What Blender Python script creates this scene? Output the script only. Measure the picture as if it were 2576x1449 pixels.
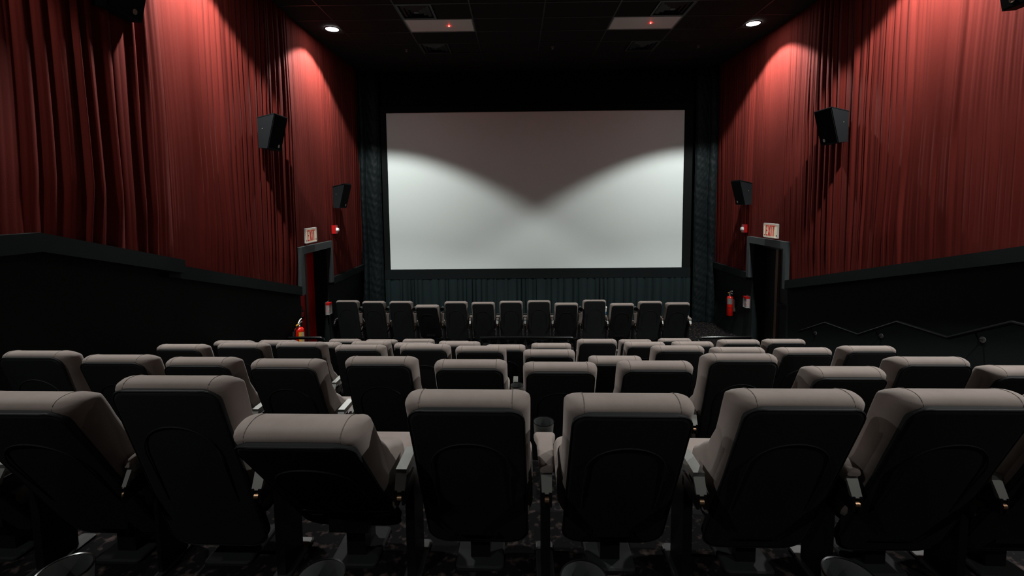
import bpy, math, random
from mathutils import Vector, Matrix

for o in list(bpy.data.objects):
    bpy.data.objects.remove(o)
scene = bpy.context.scene
col = scene.collection
FZ = 3.05                                   # camera height above the main floor

# ------------------------------------------------------------------ camera
F_PX, CX, CY = 1145.0, 1288.0, 598.0        # focal length and optical axis in photo pixels (2576 x 1449)
PITCH, YAW, ROLL = 0.0799, -0.01014, -0.00935
_f = Vector((math.sin(YAW)*math.cos(PITCH), math.cos(YAW)*math.cos(PITCH), -math.sin(PITCH)))
_r0 = Vector((math.cos(YAW), -math.sin(YAW), 0)); _u0 = _r0.cross(_f)
_r = math.cos(ROLL)*_r0 + math.sin(ROLL)*_u0
_u = -math.sin(ROLL)*_r0 + math.cos(ROLL)*_u0
CAM = Vector((0, 0, FZ))
cd = bpy.data.cameras.new('camera'); cam = bpy.data.objects.new('camera', cd); col.objects.link(cam)
cd.sensor_fit = 'HORIZONTAL'; cd.sensor_width = 36.0; cd.lens = 36.0*F_PX/2576
cd.shift_x = 0.0; cd.shift_y = -(724.5-CY)/2576
cd.clip_start = 0.02; cd.clip_end = 100
M = Matrix(((_r.x, _u.x, -_f.x, CAM.x), (_r.y, _u.y, -_f.y, CAM.y), (_r.z, _u.z, -_f.z, CAM.z), (0, 0, 0, 1)))
cam.matrix_world = M
scene.camera = cam

def ray(x, y):
    return _r*((x-CX)/F_PX) - _u*((y-CY)/F_PX) + _f
def on_x(x, y, X): d = ray(x, y); return CAM + d*(X/d.x)
def on_y(x, y, Y): d = ray(x, y); return CAM + d*(Y/d.y)
def on_z(x, y, Z): d = ray(x, y); return CAM + d*((Z-FZ)/d.z)
def proj(p):
    v = Vector(p)-CAM; d = v.dot(_f)
    return CX+F_PX*v.dot(_r)/d, CY-F_PX*v.dot(_u)/d

# ------------------------------------------------------------------ world, exposure
w = bpy.data.worlds.new('world'); scene.world = w; w.use_nodes = True
w.node_tree.nodes['Background'].inputs[0].default_value = (0.02, 0.03, 0.032, 1)
w.node_tree.nodes['Background'].inputs[1].default_value = 0.0
vs = scene.view_settings
vs.view_transform = 'Standard'; vs.look = 'None'; vs.gamma = 1.0; vs.exposure = 0.0
vs.use_curve_mapping = False
LAMP_POWER = 900.0
LAMP_HALF = math.radians(57)
LAMP_COLOR = (1.0, 0.985, 0.95)

# ------------------------------------------------------------------ room numbers (metres)
XL, XR = -3.87, 4.90
CEIL = 3.17+FZ
YB, YF = -4.5, 11.62
SCREEN_Y = 11.3

# ------------------------------------------------------------------ materials
MATS = {}
def mat(name, base, rough=0.6, metal=0.0, noise=None, bump=None, emit=None, sheen=0.0, spec=None, alpha=None):
    m = bpy.data.materials.new(name); m.use_nodes = True
    nt = m.node_tree; b = nt.nodes['Principled BSDF']
    b.inputs['Base Color'].default_value = (*base, 1)
    b.inputs['Roughness'].default_value = rough
    b.inputs['Metallic'].default_value = metal
    if spec is not None: b.inputs['Specular IOR Level'].default_value = spec
    if sheen:
        b.inputs['Sheen Weight'].default_value = sheen; b.inputs['Sheen Roughness'].default_value = 0.5
    tc = nt.nodes.new('ShaderNodeTexCoord')
    if noise:                                # (scale, second colour, amount, stretch)
        sc, c2, lo, hi, st = noise
        mp = nt.nodes.new('ShaderNodeMapping'); mp.inputs['Scale'].default_value = st
        nt.links.new(tc.outputs['Object'], mp.inputs[0])
        n = nt.nodes.new('ShaderNodeTexNoise'); n.inputs['Scale'].default_value = sc; n.inputs['Detail'].default_value = 5
        nt.links.new(mp.outputs[0], n.inputs['Vector'])
        r = nt.nodes.new('ShaderNodeValToRGB')
        r.color_ramp.elements[0].position = lo; r.color_ramp.elements[1].position = hi
        r.color_ramp.elements[0].color = (*base, 1); r.color_ramp.elements[1].color = (*c2, 1)
        nt.links.new(n.outputs['Fac'], r.inputs[0]); nt.links.new(r.outputs[0], b.inputs['Base Color'])
    if bump:                                 # (scale, strength, distance, stretch)
        sc, s, d, st = bump
        mp = nt.nodes.new('ShaderNodeMapping'); mp.inputs['Scale'].default_value = st
        nt.links.new(tc.outputs['Object'], mp.inputs[0])
        n = nt.nodes.new('ShaderNodeTexNoise'); n.inputs['Scale'].default_value = sc; n.inputs['Detail'].default_value = 3
        nt.links.new(mp.outputs[0], n.inputs['Vector'])
        bp = nt.nodes.new('ShaderNodeBump'); bp.inputs['Strength'].default_value = s; bp.inputs['Distance'].default_value = d
        nt.links.new(n.outputs['Fac'], bp.inputs['Height']); nt.links.new(bp.outputs[0], b.inputs['Normal'])
    if emit:
        b.inputs['Emission Color'].default_value = (*emit[0], 1); b.inputs['Emission Strength'].default_value = emit[1]
    if alpha is not None: b.inputs['Alpha'].default_value = alpha
    MATS[name] = m
    return m

mat('drape', (0.068, 0.0090, 0.0068), 0.85, noise=(3.0, (0.086, 0.0120, 0.0090), 0.35, 0.7, (1, 1, 0.15)), bump=(260, 0.25, 0.004, (1, 1, 1)), spec=0.04, sheen=0.004)
mat('seat_fabric', (0.150, 0.128, 0.115), 0.9, noise=(9, (0.190, 0.163, 0.148), 0.3, 0.75, (1, 1, 1)), bump=(420, 0.2, 0.002, (1, 1, 1)), sheen=0.12, spec=0.1)
mat('shell', (0.0075, 0.0095, 0.0098), 0.8, bump=(300, 0.15, 0.001, (1, 1, 1)), spec=0.25)
mat('piping', (0.010, 0.012, 0.012), 0.65, spec=0.12)
mat('seam', (0.08, 0.068, 0.062), 0.9)
mat('black_metal', (0.012, 0.013, 0.014), 0.35, 0.6)
mat('rail_metal', (0.02, 0.022, 0.022), 0.22, 0.9)
mat('grey_metal', (0.20, 0.21, 0.20), 0.45, 0.7)
mat('bolt', (0.35, 0.22, 0.13), 0.4, 0.9)
mat('cup_plastic', (0.03, 0.035, 0.034), 0.4)
mat('wall_black', (0.012, 0.0165, 0.017), 0.9, bump=(120, 0.2, 0.004, (1, 1, 1)), spec=0.1)
mat('trim_black', (0.0065, 0.009, 0.0095), 0.65, spec=0.08)
mat('casing', (0.040, 0.049, 0.051), 0.55, spec=0.2)
mat('ceiling_tile', (0.016, 0.016, 0.0155), 0.95, bump=(160, 0.3, 0.003, (1, 1, 1)), spec=0.1)
mat('grid_bar', (0.017, 0.017, 0.0165), 0.5, spec=0.3)
mat('vent_metal', (0.016, 0.018, 0.019), 0.5)
mat('diffuser', (0.60, 0.60, 0.58), 0.5, bump=(90, 0.3, 0.004, (1, 1, 1)))
mat('carpet', (0.003, 0.003, 0.0033), 0.95, noise=(22, (0.062, 0.045, 0.041), 0.54, 0.74, (1, 1, 1)), bump=(200, 0.5, 0.006, (1, 1, 1)), spec=0.1)
mat('screen', (0.63, 0.715, 0.705), 0.7, bump=(240, 0.06, 0.001, (1, 1, 1)))
mat('masking', (0.005, 0.0063, 0.0063), 0.9, spec=0.1)
mat('black_curtain', (0.0055, 0.0090, 0.0096), 0.6, bump=(10, 0.5, 0.03, (1, 1, 0.7)), spec=0.12)
mat('skirt_curtain', (0.013, 0.021, 0.0225), 0.7, bump=(60, 0.3, 0.01, (1, 1, 0.3)), spec=0.06)
mat('red_paint', (0.45, 0.010, 0.010), 0.4)
mat('red_gloss', (0.55, 0.012, 0.006), 0.2)
mat('red_plastic', (0.42, 0.010, 0.010), 0.3)
mat('post_brown', (0.13, 0.085, 0.07), 0.5)
mat('dark_door', (0.018, 0.022, 0.023), 0.4, spec=0.4)
mat('sign_cream', (0.75, 0.68, 0.50), 0.5, emit=((0.9, 0.78, 0.55), 0.15))   # lit exit sign
mat('sign_red', (0.55, 0.02, 0.012), 0.5, emit=((0.8, 0.03, 0.02), 0.08))
mat('alu', (0.6, 0.6, 0.58), 0.35, 0.8)
mat('speaker_body', (0.006, 0.0075, 0.0085), 0.75, spec=0.12)
mat('speaker_grille', (0.0025, 0.003, 0.003), 0.9, spec=0.05, bump=(500, 0.3, 0.002, (1, 1, 1)))
mat('badge', (0.22, 0.16, 0.13), 0.4, 0.5)
mat('white_label', (0.65, 0.65, 0.62), 0.5)
mat('yellow_label', (0.75, 0.42, 0.03), 0.5)
mat('rubber', (0.008, 0.008, 0.008), 0.5)
mat('clear_plastic', (0.75, 0.75, 0.75), 0.08, alpha=0.22)
mat('lens_clear', (0.8, 0.8, 0.78), 0.15)
mat('lamp_glow', (1, 1, 1), 0.5, emit=((1.0, 0.98, 0.95), 90.0))
mat('led_red', (1, 0.05, 0.03), 0.4, emit=((1.0, 0.03, 0.02), 110.0))
mat('cup_white', (0.75, 0.73, 0.70), 0.5)
mat('cup_blue', (0.03, 0.20, 0.50), 0.4)
mat('cup_red', (0.55, 0.03, 0.03), 0.4)

# ------------------------------------------------------------------ mesh helpers
class MB:
    def __init__(self): self.v = []; self.f = []
    def add(self, vs, fs):
        b = len(self.v); self.v += [tuple(p) for p in vs]; self.f += [tuple(i+b for i in f) for f in fs]
        return self
    def box(self, x0, x1, y0, y1, z0, z1):
        vs = [(x, y, z) for z in (z0, z1) for y in (y0, y1) for x in (x0, x1)]
        return self.add(vs, [(0, 2, 3, 1), (4, 5, 7, 6), (0, 1, 5, 4), (2, 6, 7, 3), (0, 4, 6, 2), (1, 3, 7, 5)])
    def loft(self, secs, cap0=True, cap1=True, closed=True):
        n = len(secs[0]); vs = [p for s in secs for p in s]; fs = []
        m = n if closed else n-1
        for i in range(len(secs)-1):
            for j in range(m):
                k = (j+1) % n
                fs.append((i*n+j, i*n+k, (i+1)*n+k, (i+1)*n+j))
        if cap0: fs.append(tuple(range(n-1, -1, -1)))
        if cap1: fs.append(tuple((len(secs)-1)*n+j for j in range(n)))
        return self.add(vs, fs)
    def tube(self, pts, r, n=8, caps=True):
        pts = [Vector(p) for p in pts]; secs = []
        for i, p in enumerate(pts):
            a = pts[max(i-1, 0)]; b = pts[min(i+1, len(pts)-1)]
            t = (b-a).normalized()
            up = Vector((0, 0, 1)) if abs(t.z) < 0.95 else Vector((1, 0, 0))
            s = t.cross(up).normalized(); q = s.cross(t)
            rr = r[i] if isinstance(r, (list, tuple)) else r
            secs.append([p+s*(rr*math.cos(2*math.pi*k/n))+q*(rr*math.sin(2*math.pi*k/n)) for k in range(n)])
        return self.loft(secs, caps, caps)
    def lathe(self, prof, n=20, c=(0, 0, 0), axis='z', cap=True):
        secs = []
        for r, h in prof:
            ring = []
            for k in range(n):
                a = 2*math.pi*k/n; x, y = r*math.cos(a), r*math.sin(a)
                p = {'z': (x, y, h), 'x': (h, x, y), 'y': (x, h, y)}[axis]
                ring.append((p[0]+c[0], p[1]+c[1], p[2]+c[2]))
            secs.append(ring)
        return self.loft(secs, cap, cap)
    def prism(self, poly, a0, a1, axis='x'):
        def P(u, v, a): return {'x': (a, u, v), 'y': (u, a, v), 'z': (u, v, a)}[axis]
        return self.loft([[P(u, v, a0) for u, v in poly], [P(u, v, a1) for u, v in poly]])
    def mesh(self, name, m, smooth=False):
        me = bpy.data.meshes.new(name); me.from_pydata(self.v, [], self.f); me.update()
        import bmesh
        bm = bmesh.new(); bm.from_mesh(me); bmesh.ops.recalc_face_normals(bm, faces=bm.faces); bm.to_mesh(me); bm.free()
        if smooth:
            me.polygons.foreach_set('use_smooth', [True]*len(me.polygons))
            if smooth != 'all':
                try: me.set_sharp_from_angle(angle=math.radians(smooth if smooth is not True else 40))
                except Exception: pass
        me.materials.append(MATS[m])
        return me
    def build(self, name, m, parent=None, smooth=False, loc=(0, 0, 0)):
        return obj(name, self.mesh(name, m, smooth), parent, loc)

def obj(name, me, parent=None, loc=(0, 0, 0), rot=(0, 0, 0)):
    o = bpy.data.objects.new(name, me); col.objects.link(o)
    o.location = loc; o.rotation_euler = rot
    if parent: o.parent = parent
    return o
def tag(o, label=None, cat=None, group=None, kind=None):
    if label: o['label'] = label
    if cat: o['category'] = cat
    if group: o['group'] = group
    if kind: o['kind'] = kind
    return o
def thing(name, label, cat, loc=(0, 0, 0), group=None, rot=(0, 0, 0)):
    return tag(obj(name, None, None, loc, rot), label, cat, group)
def struct(o, label=None):
    o['kind'] = 'structure'
    if label: o['label'] = label
    return o
def rrect(hw, d0, d1, r, n=5):
    """rounded rectangle in (x, depth): x +-hw, depth d0..d1"""
    pts = []
    for cx, cy, a0 in ((hw-r, d1-r, 0), (-hw+r, d1-r, 90), (-hw+r, d0+r, 180), (hw-r, d0+r, 270)):
        for k in range(n):
            a = math.radians(a0+90*k/(n-1)); pts.append((cx+r*math.cos(a), cy+r*math.sin(a)))
    return pts
def lerp(tab, x):
    if x <= tab[0][0]: return tab[0][1]
    for (a, p), (b, q) in zip(tab, tab[1:]):
        if x <= b:
            t = (x-a)/(b-a); t = t*t*(3-2*t); return p+(q-p)*t
    return tab[-1][1]
def lin(tab, x):
    if x <= tab[0][0]: return tab[0][1]
    for (a, p), (b, q) in zip(tab, tab[1:]):
        if x <= b: return p+(q-p)*(x-a)/(b-a)
    return tab[-1][1]

# ------------------------------------------------------------------ floor tiers
ROWS = {0: dict(y=0.73, z=-1.42), 1: dict(y=1.895, z=-1.69), 2: dict(y=3.10, z=-2.01), 3: dict(y=4.36, z=-2.335),
        4: dict(y=5.62, z=-2.66), 5: dict(y=6.88, z=-3.05), 6: dict(y=9.41, z=-3.05)}
mb = MB()
edges = [YB] + [ROWS[r]['y']-0.42 for r in range(0, 6)]
hts = [-1.10] + [ROWS[r]['z'] for r in range(0, 5)]
prof = [(YB, -0.3)]
for i, h in enumerate(hts):
    prof += [(edges[i], h+FZ), (edges[i+1], h+FZ)]
prof += [(edges[6], 0.0), (YF, 0.0), (YF, -0.3)]
mb.prism(prof, XL-0.4, XR+0.4, 'x')
struct(mb.build('floor', 'carpet'), 'dark flecked carpet over stepped seating tiers')
for i in range(1, 6):                                      # half steps of the aisle beside the handrail wall
    z1 = ROWS[i]['z']+FZ; z0 = hts[i]+FZ
    s = MB().box(3.62, XR-0.001, ROWS[i]['y']-0.42, ROWS[i]['y']-0.10, z1, (z0+z1)/2)
    struct(s.build('aisle_step', 'carpet'))
struct(MB().box(-3.4, 3.75, 9.06, 9.10, 0.0, 0.012).build('trim_1', 'alu'), 'thin bright metal strip on the floor behind the front seats')

# ------------------------------------------------------------------ walls
DL = dict(o0=7.85, o1=9.25, i0=7.99, i1=9.16)            # left door: casing and opening along the wall
DR = dict(o0=8.12, o1=9.50, i0=8.20, i1=9.40)
HEAD_O, HEAD_I = -0.77+FZ, -0.90+FZ
REC = 0.27
def side_wall(side, D):
    X = XL if side < 0 else XR
    a, b = (X-0.45, X) if side < 0 else (X, X+0.45)
    m = MB()
    m.box(a, b, YB, D['i0'], 0, CEIL); m.box(a, b, D['i1'], YF, 0, CEIL); m.box(a, b, D['i0'], D['i1'], HEAD_I, CEIL)
    rb0, rb1 = (a, X-REC-0.06) if side < 0 else (X+REC+0.06, b)
    m.box(rb0, rb1, D['i0'], D['i1'], 0, HEAD_I)
    return m
struct(side_wall(-1, DL).build('wall_left', 'wall_black'), 'black lower side wall with the red exit door recess')
struct(side_wall(1, DR).build('wall_right', 'wall_black'), 'black lower side wall beside the stair handrail')
struct(MB().box(XL-0.4, XR+0.4, YF, YF+0.2, 0, CEIL).build('wall_front', 'masking'), 'black wall behind the screen')
struct(MB().box(XL-0.4, XR+0.4, YB-0.2, YB, 0, CEIL).build('wall_back', 'wall_black'), 'black back wall')

# ------------------------------------------------------------------ ceiling
ceil = struct(MB().box(XL-0.4, XR+0.4, YB-0.2, YF+0.2, CEIL+0.03, CEIL+0.2).build('ceiling', 'wall_black'), 'dark suspended tile ceiling')
GX, GY = 1.22, 0.61
gx = [-3.17+GX*k for k in range(-1, 8)]; gy0 = 8.18
ny0 = math.floor((YB-gy0)/GY); ny1 = math.ceil((YF-gy0)/GY)
special = {}
def cell(x, y): return (round((x+3.17)/GX), round((y-gy0)/GY))
for px in (-1.95, 1.71): special[cell(px, 8.18)] = 'panel'
for px in (-1.95,): special[cell(px, 7.57)] = 'ventL'; special[cell(px, 9.40)] = 'ventL'
for px in (1.71,): special[cell(px, 7.57)] = 'ventR'; special[cell(px, 9.40)] = 'ventR'
g = 0.012
full = MB().box(g, GX-g, g, GY-g, 0.004, 0.022).mesh('tile', 'ceiling_tile')
half = MB().box(g, GX/2-g, g, GY-g, 0.004, 0.022).mesh('tile', 'ceiling_tile')
tile_cache = {}
for i in range(-1, 8):
    x0 = -3.17+GX*i; x1 = x0+GX
    if x1 <= XL+0.05 or x0 >= XR-0.05: continue
    for j in range(ny0, ny1):
        y0 = gy0+GY*j; k = special.get((i, j))
        a, b = max(x0, XL), min(x1, XR)
        c, d = max(y0, YB), min(y0+GY, YF)
        if d-c < 0.06: continue
        if k == 'panel': continue
        if k == 'ventL': obj('tile', half, ceil, (x0+GX/2, y0, CEIL)); continue
        if k == 'ventR': obj('tile', half, ceil, (x0, y0, CEIL)); continue
        key = (round(b-a, 3), round(d-c, 3))
        if key not in tile_cache:
            tile_cache[key] = full if key == (GX, GY) else MB().box(g, b-a-g, g, d-c-g, 0.004, 0.022).mesh('tile', 'ceiling_tile')
        obj('tile', tile_cache[key], ceil, (a, c, CEIL))
for i in range(0, 8):
    x = -3.17+GX*i
    if x < XR-0.02: MB().box(x-g, x+g, YB, YF, CEIL-0.001, CEIL+0.03).build('grid_bar', 'grid_bar', ceil)
for j in range(ny0, ny1+1):
    y = gy0+GY*j
    if YB < y < YF: MB().box(XL, XR, y-g, y+g, CEIL-0.002, CEIL+0.03).build('grid_bar', 'grid_bar', ceil)

def vent(x, y, label):
    t = thing('air_vent', label, 'vent', (x, y, CEIL), 'square air diffusers in the ceiling')
    s = GY
    m = MB()
    for a, b, c, d in ((g, s-g, g, 0.045), (g, s-g, s-0.045, s-g), (g, 0.045, 0.045, s-0.045), (s-0.045, s-g, 0.045, s-0.045)): m.box(a, b, c, d, -0.004, 0.02)
    m.build('frame', 'vent_metal', t)
    for k, r in enumerate((0.075, 0.14, 0.205)):
        m = MB(); o = r; i = r+0.05
        A = [(o, o, 0.018), (s-o, o, 0.018), (s-o, s-o, 0.018), (o, s-o, 0.018)]
        B = [(i, i, -0.012), (s-i, i, -0.012), (s-i, s-i, -0.012), (i, s-i, -0.012)]
        m.loft([A, B], False, False); m.build('louvre', 'vent_metal', t)
    MB().box(0.265, s-0.265, 0.265, s-0.265, -0.012, -0.006).build('centre_plate', 'vent_metal', t)
vent(-1.95, 7.57, 'square black air vent before the light panel, red-door side')
vent(2.32, 7.57, 'square black air vent before the light panel, handrail side')
vent(-1.95, 9.40, 'square black air vent between light panel and screen, red-door side')
vent(2.32, 9.40, 'square black air vent between light panel and screen, handrail side')

def light_panel(x, y, led, label):
    t = thing('ceiling_light_panel', label, 'light panel', (x, y, CEIL), 'unlit fluorescent panels in the ceiling')
    m = MB()
    for a, b, c, d in ((g, GX-g, g, 0.03), (g, GX-g, GY-0.03, GY-g), (g, 0.03, 0.03, GY-0.03), (GX-0.03, GX-g, 0.03, GY-0.03)): m.box(a, b, c, d, -0.004, 0.02)
    m.build('frame', 'grey_metal', t)
    MB().box(0.03, GX-0.03, 0.03, GY-0.03, 0.002, 0.018).build('diffuser', 'diffuser', t)
    MB().lathe([(0.001, -0.012), (0.006, -0.009), (0.008, 0.0), (0.008, 0.002)], 10, (led[0], led[1], 0)).build('indicator_light', 'led_red', t, True)
p1 = on_z(1129.5, 65.5, CEIL); p2 = on_z(1637, 58, CEIL)
light_panel(-1.95, 8.18, (p1.x+1.95, p1.y-8.18), 'unlit ceiling light panel with red dot, on the red-door side')
light_panel(1.71, 8.18, (p2.x-1.71, p2.y-8.18), 'unlit ceiling light panel with red dot, on the handrail side')

for px, py, lab in ((1022, 125, 'small sprinkler head beside the far vent, red-door side'), (1390, 118, 'small sprinkler head in the middle of the ceiling'), (1757, 115, 'small sprinkler head by the far vent, handrail side')):
    p = on_z(px, py, CEIL)
    t = thing('sprinkler_head', lab, 'sprinkler', (p.x, p.y, CEIL), 'ceiling sprinkler heads')
    MB().lathe([(0.035, 0), (0.03, -0.008), (0.012, -0.012), (0.010, -0.035)], 12).build('collar', 'grey_metal', t, True)
    MB().lathe([(0.022, -0.036), (0.022, -0.04)], 12).build('deflector', 'alu', t)

# downlights (the room's lamps)
def downlight(x, y, label, power=LAMP_POWER, lamp='lamp', lens='lens'):
    t = thing('downlight', label, 'light', (x, y, CEIL), 'round recessed downlights along the walls')
    MB().lathe([(0.145, 0.0), (0.145, -0.008), (0.118, -0.010), (0.112, -0.004)], 28, cap=False).build('trim_ring', 'vent_metal', t, True)
    MB().lathe([(0.116, -0.003), (0.0005, -0.006)], 28, cap=False).build(lens, 'lamp_glow', t, True)
    ld = bpy.data.lights.new(lamp, 'SPOT'); ld.energy = power; ld.color = LAMP_COLOR
    ld.spot_size = 2*LAMP_HALF; ld.spot_blend = 0.22; ld.shadow_soft_size = 0.06
    lo = bpy.data.objects.new(lamp, ld); col.objects.link(lo); lo.parent = t; lo.location = (0, 0, -0.03)
LX, RX = -3.34, 4.32
# the first pair is in the picture; the same rows of ceiling downlights run on over the seats (their scallops on
# both curtains and the light on the seat backs come from them); the circuits behind the camera are dimmed
for y, where, nm, kl, kr in ((8.57, 'above the exit door', None, 1, 1), (5.3, 'above the middle seat rows', 'middle', 1, 1),
                             (1.83, 'above the rear seat rows', 'rear', 0.25, 1), (-1.54, 'behind the last seats', 'back', 0.30, 0.30)):
    for X, sd, side, k in ((LX, 'left', 'red-door', kl), (RX, 'right', 'handrail', kr)):
        names = ('downlight_%s_%s_offscreen' % (sd, nm), 'lens_%s_%s_offscreen' % (sd, nm)) if nm else ('lamp', 'lens')
        downlight(X, y, 'round downlight on the %s side, %s' % (side, where), LAMP_POWER*k, *names)

# ------------------------------------------------------------------ red pleated wall curtains
def fold_fn(seed, zones, y0, y1):
    """zones: (y_from, amplitude, pleat width)"""
    rnd = random.Random(seed)
    def zone(y):
        z = zones[0]
        for q in zones:
            if y >= q[0]: z = q
        return z
    brk = []; y = y0-0.5
    while y < y1+0.5:
        _, a, wd = zone(y)
        ww = wd*rnd.uniform(0.45, 1.6)
        brk.append((y, ww, a*rnd.uniform(0.25, 1.25), rnd.uniform(0.55, 1.8)))
        y += ww
    starts = [b[0] for b in brk]
    import bisect
    def f(u):
        i = max(0, bisect.bisect_right(starts, u)-1)
        s, ww, a, k = brk[i]
        t = min(max((u-s)/ww, 0), 1)
        return a*math.sin(math.pi*t**k)**0.7 if 0 < t < 1 else 0.0
    return f
fine_l = fold_fn(21, [(-99, 0.007, 0.045)], YB, YF); fine_r = fold_fn(22, [(-99, 0.007, 0.045)], YB, YF)
def drape(name, label, X, sgn, y0, y1, bottom, fold, off=0.02, rows=34, du=0.009, group=None):
    """bottom: list of (ya, yb, [(y,z),...]) spans; sgn +1 when the room lies towards +x"""
    m = MB()
    for ya, yb, tab in bottom:
        n = max(2, int((yb-ya)/du)); secs = []
        for i in range(n+1):
            y = ya+(yb-ya)*i/n; zb = lin(tab, y); colm = []
            for j in range(rows+1):
                t = j/rows; z = zb+(CEIL-0.005-zb)*t
                u = y+0.018*math.sin(z*0.9+y*1.7)+0.008*math.sin(z*2.3+y*4.1)
                u += 0.02*(z-zb)*0.15*math.sin(y*2.1)
                d = fold(u)*(0.75+0.25*math.sin(y*3.3+z*0.5))+(fine_l if sgn > 0 else fine_r)(u+0.01*math.sin(z*1.3))
                e = 1.0-0.55*max(0.0, 1-(z-zb)/0.5)              # stretched flat onto the cap rail
                colm.append((X+sgn*(off+d*e), y, z))
            secs.append(colm)
        m.loft(secs, False, False, closed=False)
    o = m.build(name, 'drape', None, 'all')
    return tag(o, label, 'curtain', group)
CAPL = [(3.51, -0.21+FZ), (5.02, -0.62+FZ)]
CAPL2 = [(5.02, -0.68+FZ), (7.86, -1.46+FZ)]
CAPR = [(3.40, -0.22+FZ), (8.12, -1.46+FZ)]
LOWF = -1.53+FZ
fl = fold_fn(5, [(-9, 0.03, 0.25), (3.60, 0.095, 0.14), (4.84, 0.008, 0.10), (5.35, 0.05, 0.115), (6.6, 0.055, 0.095), (7.9, 0.010, 0.06), (9.1, 0.022, 0.085)], YB, YF)
fr = fold_fn(9, [(-9, 0.02, 0.25), (3.6, 0.012, 0.16), (4.9, 0.03, 0.13), (5.7, 0.055, 0.105), (7.7, 0.02, 0.07), (8.3, 0.008, 0.05), (9.5, 0.03, 0.12)], YB, YF)
NEAR_OFF = 0.07
drape('wall_curtain', 'dark red pleated wall curtain over the seats behind the ledge step, red-door side', XL, 1, YB, 5.0, [(YB+0.01, 5.0, [(YB, CAPL[0][1])]+CAPL)], fl, off=NEAR_OFF, group='red pleated wall curtains')
drape('wall_curtain', 'red pleated wall curtain around the red exit door up to the screen', XL, 1, 4.9, 11.5,
      [(4.9, DL['o0'], [(4.9, CAPL2[0][1])]+CAPL2), (DL['o0'], DL['o1'], [(0, HEAD_O)]), (DL['o1'], 11.5, [(0, LOWF)])], fl, group='red pleated wall curtains')
drape('wall_curtain', 'red pleated wall curtain above the stair handrail and dark exit door', XR, -1, YB, 11.5,
      [(YB+0.01, DR['o0'], [(YB, CAPR[0][1])]+CAPR), (DR['o0'], DR['o1'], [(0, HEAD_O)]), (DR['o1'], 11.5, [(0, LOWF)])], fr, group='red pleated wall curtains')

# cap rails under the curtains
TN = [2]
def cap_rail(X, sgn, pts, proud, h, label):
    m = MB(); secs = []
    for y, z in pts:
        a = X; b = X+sgn*proud
        secs.append([(a, y, z), (b, y, z), (b, y, z-h), (a, y, z-h)])
    m.loft(secs); struct(m.build('trim_%d' % TN[0], 'trim_black'), label); TN[0] += 1
cap_rail(XL, 1, [(YB+0.01, CAPL[0][1]), CAPL[0], CAPL[1]], 0.16, 0.15, 'black sloping ledge under the darker curtain')
cap_rail(XL, 1, [(4.85, CAPL2[0][1]+0.047), (7.86, CAPL2[1][1])], 0.10, 0.15, 'black sloping ledge leading down to the red exit door')
cap_rail(XL, 1, [(DL['o1'], LOWF), (11.5, LOWF)], 0.09, 0.14, 'black level ledge between red exit door and screen')
cap_rail(XR, -1, [(YB+0.01, CAPR[0][1]), CAPR[0], CAPR[1]], 0.10, 0.15, 'black sloping ledge above the handrail')
cap_rail(XR, -1, [(DR['o1'], LOWF), (11.5, LOWF)], 0.09, 0.14, 'black level ledge between dark exit door and screen')

# ------------------------------------------------------------------ doors
def casing(n, X, sgn, D, label):
    zb = -1.62+FZ
    t = obj('trim_%d' % n, None); struct(t, label)
    p = 0.10
    def bx(y0, y1, z0, z1): return MB().box(min(X, X+sgn*p), max(X, X+sgn*p), y0, y1, z0, z1)
    bx(D['o0'], D['o1'], HEAD_I, HEAD_O).build('head_casing', 'casing', t)
    bx(D['o0'], D['i0'], zb, HEAD_I).build('side_casing', 'casing', t)
    bx(D['i1'], D['o1'], zb, HEAD_I).build('side_casing', 'casing', t)
casing(20, XL, 1, DL, 'grey board casing around the red exit door')
casing(21, XR, -1, DR, 'grey board casing around the dark exit door')

XB = XL-REC                                   # back of the left recess
d1 = struct(obj('door_1', None), 'red exit door with panic bar in a recess')
MB().box(XB-0.05, XB-0.01, DL['i0']+0.005, 8.74, 0.005, HEAD_I-0.04).build('door_leaf', 'red_paint', d1)
MB().box(XB-0.05, XB+0.015, 8.745, 8.83, 0.005, HEAD_I-0.04).build('door_post', 'post_brown', d1)
MB().box(XB-0.05, XB, 8.835, DL['i1']-0.003, 0.005, HEAD_I-0.04).build('side_panel', 'red_paint', d1)
MB().box(XB-0.05, XB+0.03, DL['i0']+0.003, DL['i1']-0.003, HEAD_I-0.04, HEAD_I-0.003).build('door_head', 'red_paint', d1)
pb = on_x(764, 789, XB+0.06)
bar = MB().box(XB+0.02, XB+0.075, DL['i0']+0.06, pb.y-0.03, pb.z-0.045, pb.z+0.045).build('panic_bar', 'red_plastic', d1)
MB().box(XB-0.01, XB+0.06, pb.y-0.03, pb.y+0.04, pb.z-0.10, pb.z+0.06).build('bar_end', 'rubber', bar)
MB().box(XB-0.01, XB+0.05, pb.y-0.07, pb.y-0.02, pb.z+0.055, pb.z+0.15).build('latch_box', 'rubber', bar)
XB2 = XR+REC
d2 = struct(obj('door_2', None), 'dark exit door in a recess')
MB().box(XB2+0.01, XB2+0.05, DR['i0']+0.005, 8.93, 0.005, HEAD_I-0.08).build('door_leaf', 'dark_door', d2)
MB().box(XB2-0.03, XB2+0.05, 8.935, 9.02, 0.005, HEAD_I-0.08).build('door_post', 'post_brown', d2)
MB().box(XB2, XB2+0.05, 9.025, DR['i1']-0.003, 0.005, HEAD_I-0.08).build('side_panel', 'dark_door', d2)
MB().box(XB2-0.10, XB2+0.05, DR['i0']+0.003, DR['i1']-0.003, HEAD_I-0.08, HEAD_I-0.003).build('door_head', 'casing', d2)
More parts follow.
